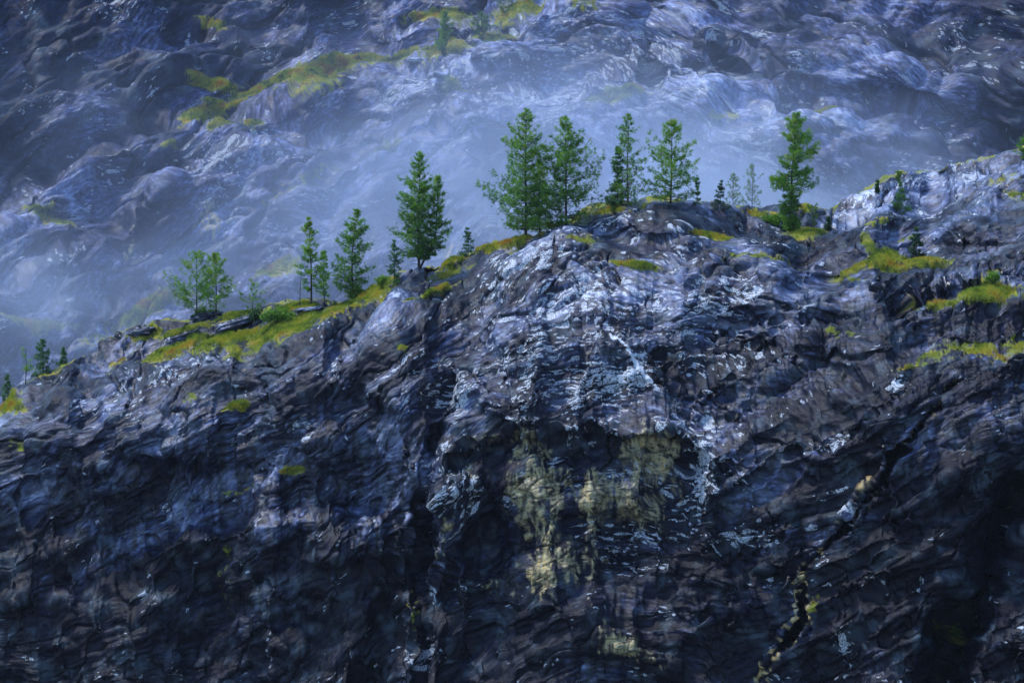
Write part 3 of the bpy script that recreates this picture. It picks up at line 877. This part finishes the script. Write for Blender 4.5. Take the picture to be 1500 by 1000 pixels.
    wd = {'spruce': .040, 'leafy': .060}.get(kind, .038) * small * (1.6 if far else 1)
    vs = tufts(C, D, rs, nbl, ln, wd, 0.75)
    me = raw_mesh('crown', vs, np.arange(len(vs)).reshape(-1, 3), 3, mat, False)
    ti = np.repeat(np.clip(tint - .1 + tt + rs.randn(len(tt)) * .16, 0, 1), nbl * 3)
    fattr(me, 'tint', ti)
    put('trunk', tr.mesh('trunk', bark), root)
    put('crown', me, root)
    return root


def make_bare(label, px, py, top, seed, hw=5, tufted=False, name='dead_tree', back=0.0):
    rs = np.random.RandomState(seed)
    base = ground_at(px, py) + np.array([0, back, -.3])
    m = (base[1] - CAM[1]) * K / _f[1]
    H = (py - top) * m + .3
    root = bpy.data.objects.new(name, None); COL.objects.link(root); root.location = base
    tag(root, label, 'tree')
    tr = Acc()
    z = np.linspace(0, 1, 8)
    tr.tube(np.stack([np.sin(z * 6 + seed) * .05 + .03 * H * z, 0 * z, z * H], -1), 0.10 * (1 - .8 * z), 6)
    put('trunk', tr.mesh('trunk', M_BARK_GREY), root)
    cs = []
    for i in range(9):
        t = .25 + .7 * rs.rand(); az = rs.rand() * 2 * PI; L = hw * m * (.4 + .8 * rs.rand()) * (1.1 - .6 * t)
        q = np.linspace(0, 1, 4)
        a = Acc()
        p = np.stack([np.sin(t * 6 + seed) * .05 + .03 * H * t + math.cos(az) * L * q, math.sin(az) * L * q, t * H + L * (.5 * q + .5 * q * q)], -1)
        a.tube(p, .028 * (1 - .7 * q), 4)
        put('branch', a.mesh('branch', M_BARK_GREY), root)
        if tufted: cs.append(p[1:])
    if tufted:
        C = np.concatenate(cs); C = np.repeat(C, 3, 0) + rs.randn(len(C) * 3, 3) * .18
        vs = tufts(C, np.tile([0, 0, .7], (len(C), 1)), rs, 5, .2, .05, .8)
        me = raw_mesh('crown', vs, np.arange(len(vs)).reshape(-1, 3), 3, M_PINE, False)
        fattr(me, 'tint', np.full(len(vs), .8))
        put('crown', me, root)
    return root


MT = make_tree
MT('spruce_tree', 'dark bushy spruce standing at the far left behind the cliff shoulder', 'tree', 62, 548, 496, 21, 'spruce', .03, 1.5, seed=1, back=3, gap=.05)
MT('spruce_tree', 'tiny spruce just right of the dark bushy one at the far left', 'tree', 92, 532, 509, 10, 'spruce', .03, 1.4, seed=2, back=3, gap=.1)
make_bare('thin almost bare tree with a few needles at the far left edge of the cliff', 33, 566, 508, 5, 9, True, 'sparse_tree', 1)
MT('spruce_tree', 'small spruce cut by the left edge of the photo beside turf', 'tree', 1, 580, 545, 10, 'spruce', .03, 1.2, seed=3, back=2, gap=.1)
MT('pine_tree', 'broad airy pine at the left end of the turf terrace above a rock outcrop', 'tree', 282, 457, 361, 34, 'airy', .12, .75, seed=4, gap=.30, tint=.55)
MT('pine_tree', 'second airy pine just right of the broad one at the left of the terrace', 'tree', 317, 450, 360, 25, 'airy', .08, .8, seed=5, gap=.28, tint=.6)
MT('pine_sapling', 'small open pine sapling behind the bush on the turf terrace', 'tree', 369, 452, 408, 17, 'airy', .04, .7, seed=6, gap=.25, tint=.6)
make_bare('bare grey dead stem beside the slender pine on the turf terrace', 438, 447, 394, 9, 6)
MT('pine_tree', 'tall slender open pine with bare lower trunk right of the dead stem', 'tree', 454, 444, 317, 20, 'slim', .18, .85, seed=7, gap=.25, tint=.6)
MT('pine_tree', 'thin low pine between the slender open pine and the dense cone shaped one', 'tree', 476, 438, 368, 13, 'slim', .10, .7, seed=8, back=1, gap=.3, tint=.45)
MT('pine_tree', 'dense cone shaped pine at the right end of the turf terrace', 'tree', 514, 434, 305, 28, 'pine', .08, 1.0, seed=9, gap=.12, tint=.42)
MT('spruce_tree', 'narrow young spruce just left of the double topped pine', 'tree', 576, 408, 350, 16, 'spruce', .02, 1.2, seed=10, gap=.08, tint=.55)
MT('pine_tree', 'tall dense double topped pine rising from the rocky crest', 'tree', 617, 390, 222, 33, 'pine', .10, 1.1, seed=11, gap=.10, tint=.45, twin=(22, .80, .62))
MT('spruce_tree', 'little regular spruce alone between the double topped pine and the two giants', 'tree', 681, 367, 327, 15, 'spruce', .03, 1.3, seed=12, gap=.05)
MT('pine_tree', 'tallest and widest pine on the ridge, left one of the two giant pines', 'tree', 768, 343, 160, 47, 'pine', .06, 1.0, seed=13, gap=.14, tint=.5)
MT('pine_tree', 'lower brownish green pine squeezed between the two giant pines', 'tree', 790, 340, 236, 26, 'pine', .05, .9, seed=14, back=2, gap=.15, tint=.7)
MT('pine_tree', 'right one of the two giant pines, with low boughs reaching right', 'tree', 826, 322, 168, 45, 'pine', .04, 1.05, seed=15, back=1.5, gap=.12, tint=.4)
MT('spruce_tree', 'bluish narrow spruce touching the thin red stemmed pine on its left', 'tree', 905, 306, 214, 20, 'spruce', .02, 1.2, seed=16, back=2, gap=.08, tint=.5)
MT('pine_tree', 'thin pine with reddish stem and sparse crown left of the rock dome', 'tree', 919, 304, 170, 28, 'slim', .06, .7, bark=M_BARK_RED, seed=17, back=2.5, gap=.28, tint=.45)
MT('pine_tree', 'bright green pine standing on top of the rock dome', 'tree', 983, 297, 174, 35, 'pine', .08, .95, seed=18, back=1, gap=.18, tint=.62)
MT('spruce_tree', 'tiny skeletal spruce just right of the pine on the rock dome', 'tree', 1019, 300, 257, 10, 'spruce', .05, .6, seed=19, back=.5, gap=.35, tint=.4)
MT('spruce_tree', 'small dark spruce on the right shoulder of the rock dome', 'tree', 1053, 306, 264, 15, 'spruce', .06, 1.1, seed=20, back=.5, gap=.15, tint=.15)
MT('birch_tree', 'pale misty broadleaf tree behind the ridge, taller of the two', 'tree', 1102, 316, 256, 15, 'leafy', .10, .6, seed=21, back=30, gap=.3, tint=1.0)
MT('birch_tree', 'pale misty broadleaf tree behind the ridge, lower left one of the two', 'tree', 1076, 314, 272, 13, 'leafy', .10, .6, seed=22, back=30, gap=.3, tint=1.0)
MT('pine_tree', 'lone wind shaped pine with long right hand boughs on golden grass', 'tree', 1160, 336, 168, 42, 'pine', .16, 1.2, seed=23, gap=.05, tint=.5, lean=0.0,
   boughs=[(.62, 1, .95), (.36, 1, 1.05), (.44, 1, .85), (.40, -1, .80), (.60, -1, .60), (.76, 1, .65), (.80, -1, .45), (.92, 1, .22), (.92, -1, .25), (.97, 1, .12), (.97, -1, .12), (.24, 1, .3), (.24, -1, .5), (.15, 1, .3), (.15, -1, .5)])
MT('spruce_tree', 'bushy young spruce on the pale rock slope at the right', 'tree', 1319, 307, 264, 18, 'spruce', .01, 2.0, seed=24, gap=.05, tint=.7)
MT('spruce_tree', 'dark narrow spruce standing in the golden grass hollow', 'tree', 1343, 374, 330, 14, 'spruce', .01, 2.4, seed=25, gap=.02, tint=.2)
MT('spruce_tree', 'tiny dark spruce at the foot of the pale rock slope', 'tree', 1212, 335, 317, 6, 'spruce', .02, 1.2, seed=26, gap=.1, tint=.2)
MT('young_tree', 'small leafy sapling right of the lone pine', 'tree', 1189, 332, 300, 13, 'leafy', .15, .8, seed=27, gap=.2, tint=.45)
MT('pine_tree', 'partly seen tree at the right edge of the photo on the crest', 'tree', 1500, 228, 192, 14, 'pine', .02, 1.1, seed=28, gap=.1, tint=.4)
MT('pine_sapling', 'tiny sapling on the crest of the pale slope above the bushy spruce', 'tree', 1318, 264, 250, 7, 'leafy', .2, .8, seed=29, gap=.2, tint=.8)
MT('pine_sapling', 'tiny thin sapling on the pale slope left of the bushy spruce', 'tree', 1284, 278, 262, 4, 'spruce', .1, .8, seed=30, gap=.3, tint=.3)
# far slope
for i, (x, y, t_, hw, kd, lb) in enumerate([
        (652, 82, 18, 13, 'pine', 'misty pine on the far slope above the pale stone'),
        (706, 62, 22, 14, 'leafy', 'misty green birch high on the far slope below the top edge'),
        (738, 20, -6, 13, 'leafy', 'misty broadleaf tree cut by the top edge of the photo'),
        (658, 142, 112, 11, 'leafy', 'misty green shrub in the dark cleft of the far slope')]):
    MT('misty_tree', lb, 'tree', x, y, t_, hw, kd, .08, .6, seed=50 + i, far=True, gap=.2, tint=.6)


def make_bush(label, px, py, hw, h, seed, mat=M_LEAF, tint=.45, far=False, name='bush'):
    rs = np.random.RandomState(seed)
    base = ground_at(px, py, far)
    m = (base[1] - CAM[1]) * K / _f[1]
    hw *= m; h *= m
    root = bpy.data.objects.new(name, None); COL.objects.link(root); root.location = base
    tag(root, label, 'bush', 'bushes on the near cliff')
    st = Acc(); C = []
    nb = int(14 + hw * 10)
    for i in range(nb):
        x = (rs.rand() * 2 - 1) * hw * .85; y = rs.randn() * hw * .25
        top = h * (1 - (x / hw) ** 2 * .7) * (.6 + .5 * rs.rand())
        q = np.linspace(0, 1, 4)
        p = np.stack([x * (.6 + .4 * q), y * q, top * q - .15 * (1 - q)], -1)
        st.tube(p, .02 * (1 - .7 * q), 3)
        k = int(10 + top * 14)
        qq = .15 + .85 * rs.rand(k)
        C.append(np.stack([np.interp(qq, q, p[:, j]) for j in range(3)], -1) + rs.randn(k, 3) * [.22, .22, .10] * min(1.3, hw))
    C = np.concatenate(C)
    vs = tufts(C, np.tile([0, 0, .6], (len(C), 1)), rs, 7, .17, .06, .8)
    put('stems', st.mesh('stems', M_BARK), root)
    me = raw_mesh('foliage', vs, np.arange(len(vs)).reshape(-1, 3), 3, mat, False)
    fattr(me, 'tint', np.repeat(np.clip(tint + rs.randn(len(C)) * .2, 0, 1), 21))
    put('foliage', me, root)


make_bush('wide low green bush on the turf terrace in front of the sapling', 408, 468, 30, 20, 1, M_PINE, .6)
make_bush('dark small bush at the left end of the wide low bush', 374, 468, 11, 15, 2, M_SPRUCE, .3)
make_bush('green bush at the foot of the dense cone shaped pine', 521, 434, 14, 17, 3, M_PINE, .75)
make_bush('low bush at the foot of the narrow young spruce', 560, 416, 13, 13, 4, M_PINE, .75)
make_bush('low scrub under the left airy pine', 298, 457, 22, 9, 5, M_PINE, .4)
make_bush('low green scrub on the grass right of the dark spruce and dome', 1135, 320, 20, 7, 6, M_PINE, .55)
make_bush('small green bush hanging on the rock near the right edge', 1456, 409, 10, 11, 7, M_PINE, .6)
make_bush('small bush left of the lone pine', 1137, 328, 7, 9, 8, M_PINE, .6)
make_bush('undergrowth round the foot of the lone pine', 1160, 334, 13, 22, 9, M_PINE, .5)
make_bush('low bush where the bare crest meets the two giant pines', 812, 330, 18, 9, 10, M_PINE, .9)
make_bush('fresh green bush in the black gully low on the right', 1400, 930, 8, 20, 11, M_PINE, .6)

# ================================================================== single rocks
def make_rock(name, label, px, py, w, h, seed, mat=None, far=False, dep=None, white=0.0, roll=0.0):
    rs = np.random.RandomState(seed)
    base = ground_at(px, py, far)
    m = (base[1] - CAM[1]) * K / _f[1]
    nu, nv = 36, 20
    th = np.linspace(0, 2 * PI, nu, endpoint=False); ph = np.linspace(0.02, PI - .02, nv)
    TH, PH = np.meshgrid(th, ph)
    S = np.stack([np.cos(TH) * np.sin(PH), np.sin(TH) * np.sin(PH), np.cos(PH)], -1)
    S = np.sign(S) * np.abs(S) ** .62
    r = 1 + .6 * fbm(S[..., 0] * 1.3 + seed * 7, S[..., 1] * 1.3, S[..., 2] * 1.3, 4, 'b')
    Q = S * r[..., None] * np.array([w * m / 2, (dep or w * .6) * m / 2, h * m / 2])
    c, s_ = math.cos(math.radians(roll)), math.sin(math.radians(roll))
    Q = np.stack([Q[..., 0] * c - Q[..., 2] * s_, Q[..., 1], Q[..., 0] * s_ + Q[..., 2] * c], -1)
    i = np.arange(nu * nv).reshape(nv, nu)
    f = np.stack([i[:-1], i[1:], np.roll(i, -1, 1)[1:], np.roll(i, -1, 1)[:-1]], -1).reshape(-1, 4)
    me = raw_mesh(name, Q.reshape(-1, 3), f, 4, mat or M_ROCK)
    z0 = np.zeros((nv, nu))
    rock_zones(me, Q + base, Q[..., 2] + seed * 3.3, Q[..., 0], .55 if far else 1.0, z0, z0, z0 + white * .7, .12 * white, z0, z0)
    vattr(me, 'flow', Q.reshape(-1, 3)[:, [2, 0, 1]] + seed * 3.3)
    o = put(name, me, loc=base)
    tag(o, label, 'rock', {'boulder': 'pale boulders in the fissure', 'rock_slab': 'slabs lying in the turf terrace', 'rock_outcrop': 'dark outcrops on the left crest'}.get(name))
    return o


make_rock('stone_slab', 'flat pale stone lying in the turf ledge of the far slope', 611, 86, 34, 7, 1, M_FAR, True, white=1.4, dep=26)
make_rock('rock_outcrop', 'dark low outcrop under the two airy pines', 300, 458, 46, 12, 2, roll=8)
make_rock('rock_outcrop', 'dark knob of rock on the crest left of the turf terrace', 205, 486, 36, 12, 3, roll=12)
make_rock('rock_slab', 'long pale slab lying in the turf left of the wide bush', 345, 470, 62, 11, 4, roll=18, white=.45)
make_rock('rock_slab', 'grey slab in the turf below the long pale slab', 268, 492, 50, 13, 5, roll=24, white=.1)
make_rock('rock_slab', 'thin flat slab in the turf at the foot of the slender open pine', 455, 450, 42, 5, 6, roll=8, white=.2)
make_rock('boulder', 'largest pale boulder wedged in the diagonal fissure', 1240, 752, 15, 17, 7, white=.6, roll=38)
make_rock('boulder', 'smaller pale boulder below the largest one in the fissure', 1220, 779, 9, 11, 8, white=.5, roll=20)
make_rock('boulder', 'small pale boulder where the fissure opens out', 1190, 810, 13, 7, 9, white=.45, roll=25)

# ================================================================== air
def volume_box(name, lo, hi, label, dens, col, ani=0.0):
    lo = np.array(lo, float); hi = np.array(hi, float)
    v = np.array([[x, y, z] for x in (0, 1) for y in (0, 1) for z in (0, 1)], float) * (hi - lo) + lo
    f = [[0, 1, 3, 2], [4, 6, 7, 5], [0, 4, 5, 1], [2, 3, 7, 6], [0, 2, 6, 4], [1, 5, 7, 3]]
    s = NT(name)
    pv = s.n('ShaderNodeVolumePrincipled')
    pv.inputs['Color'].default_value = (*col, 1)
    pv.inputs['Density'].default_value = dens
    pv.inputs['Anisotropy'].default_value = ani
    s.l(pv.outputs[0], s.out.inputs['Volume'])
    o = put(name, raw_mesh(name, v, f, 4, s.m, False))
    tag(o, label, kind='stuff')
    return o, s, pv


volume_box('haze', (-3100, -3100, -63.5), (3100, 3100, 190), 'thin blue haze over the whole valley', 0.00003, (0.72, 0.82, 1.0))


# drifting mist that fills the gorge between the ridge and the far slope
mo, ms, mv = volume_box('mist', (-150, 10, -58), (150, 262, 92), 'pale drifting mist in the gorge behind the pine ridge', 0.0, (0.62, 0.74, 1.0))
mpos = ms.n('ShaderNodeNewGeometry').outputs['Position']
tot = None
for px_, py_, yy, rx, ry, rz, am in [(930, 285, 120, 62, 70, 25, .0105), (700, 300, 120, 50, 60, 24, .004), (330, 430, 115, 85, 60, 20, .007), (560, 220, 170, 120, 60, 34, .0026), (1050, 150, 190, 110, 60, 36, .0012), (1120, 345, 75, 45, 60, 18, .010), (1092, 290, 34, 17, 20, 13, .030), (60, 500, 110, 60, 60, 20, .003)]:
    c = W(px_, py_, yy)
    vs_ = ms.n('ShaderNodeVectorMath', operation='SUBTRACT'); ms.l(mpos, vs_.inputs[0]); vs_.inputs[1].default_value = tuple(c)
    vd = ms.n('ShaderNodeVectorMath', operation='DIVIDE'); ms.l(vs_.outputs[0], vd.inputs[0]); vd.inputs[1].default_value = (rx, ry, rz)
    ln_ = ms.n('ShaderNodeVectorMath', operation='LENGTH'); ms.l(vd.outputs[0], ln_.inputs[0])
    f_ = ms.mr(ln_.outputs['Value'], 0.0, 1.25, am, 0.0)
    tot = f_ if tot is None else ms.math('ADD', tot, f_)
mnz = ms.mr(ms.noise(mpos, 0.028, 4, 0.6, sc=(1, .6, 1.5), dist=0.5), 0.33, 0.66, 0.1, 1.7)
ms.l(ms.math('MULTIPLY', tot, mnz), mv.inputs['Density'])
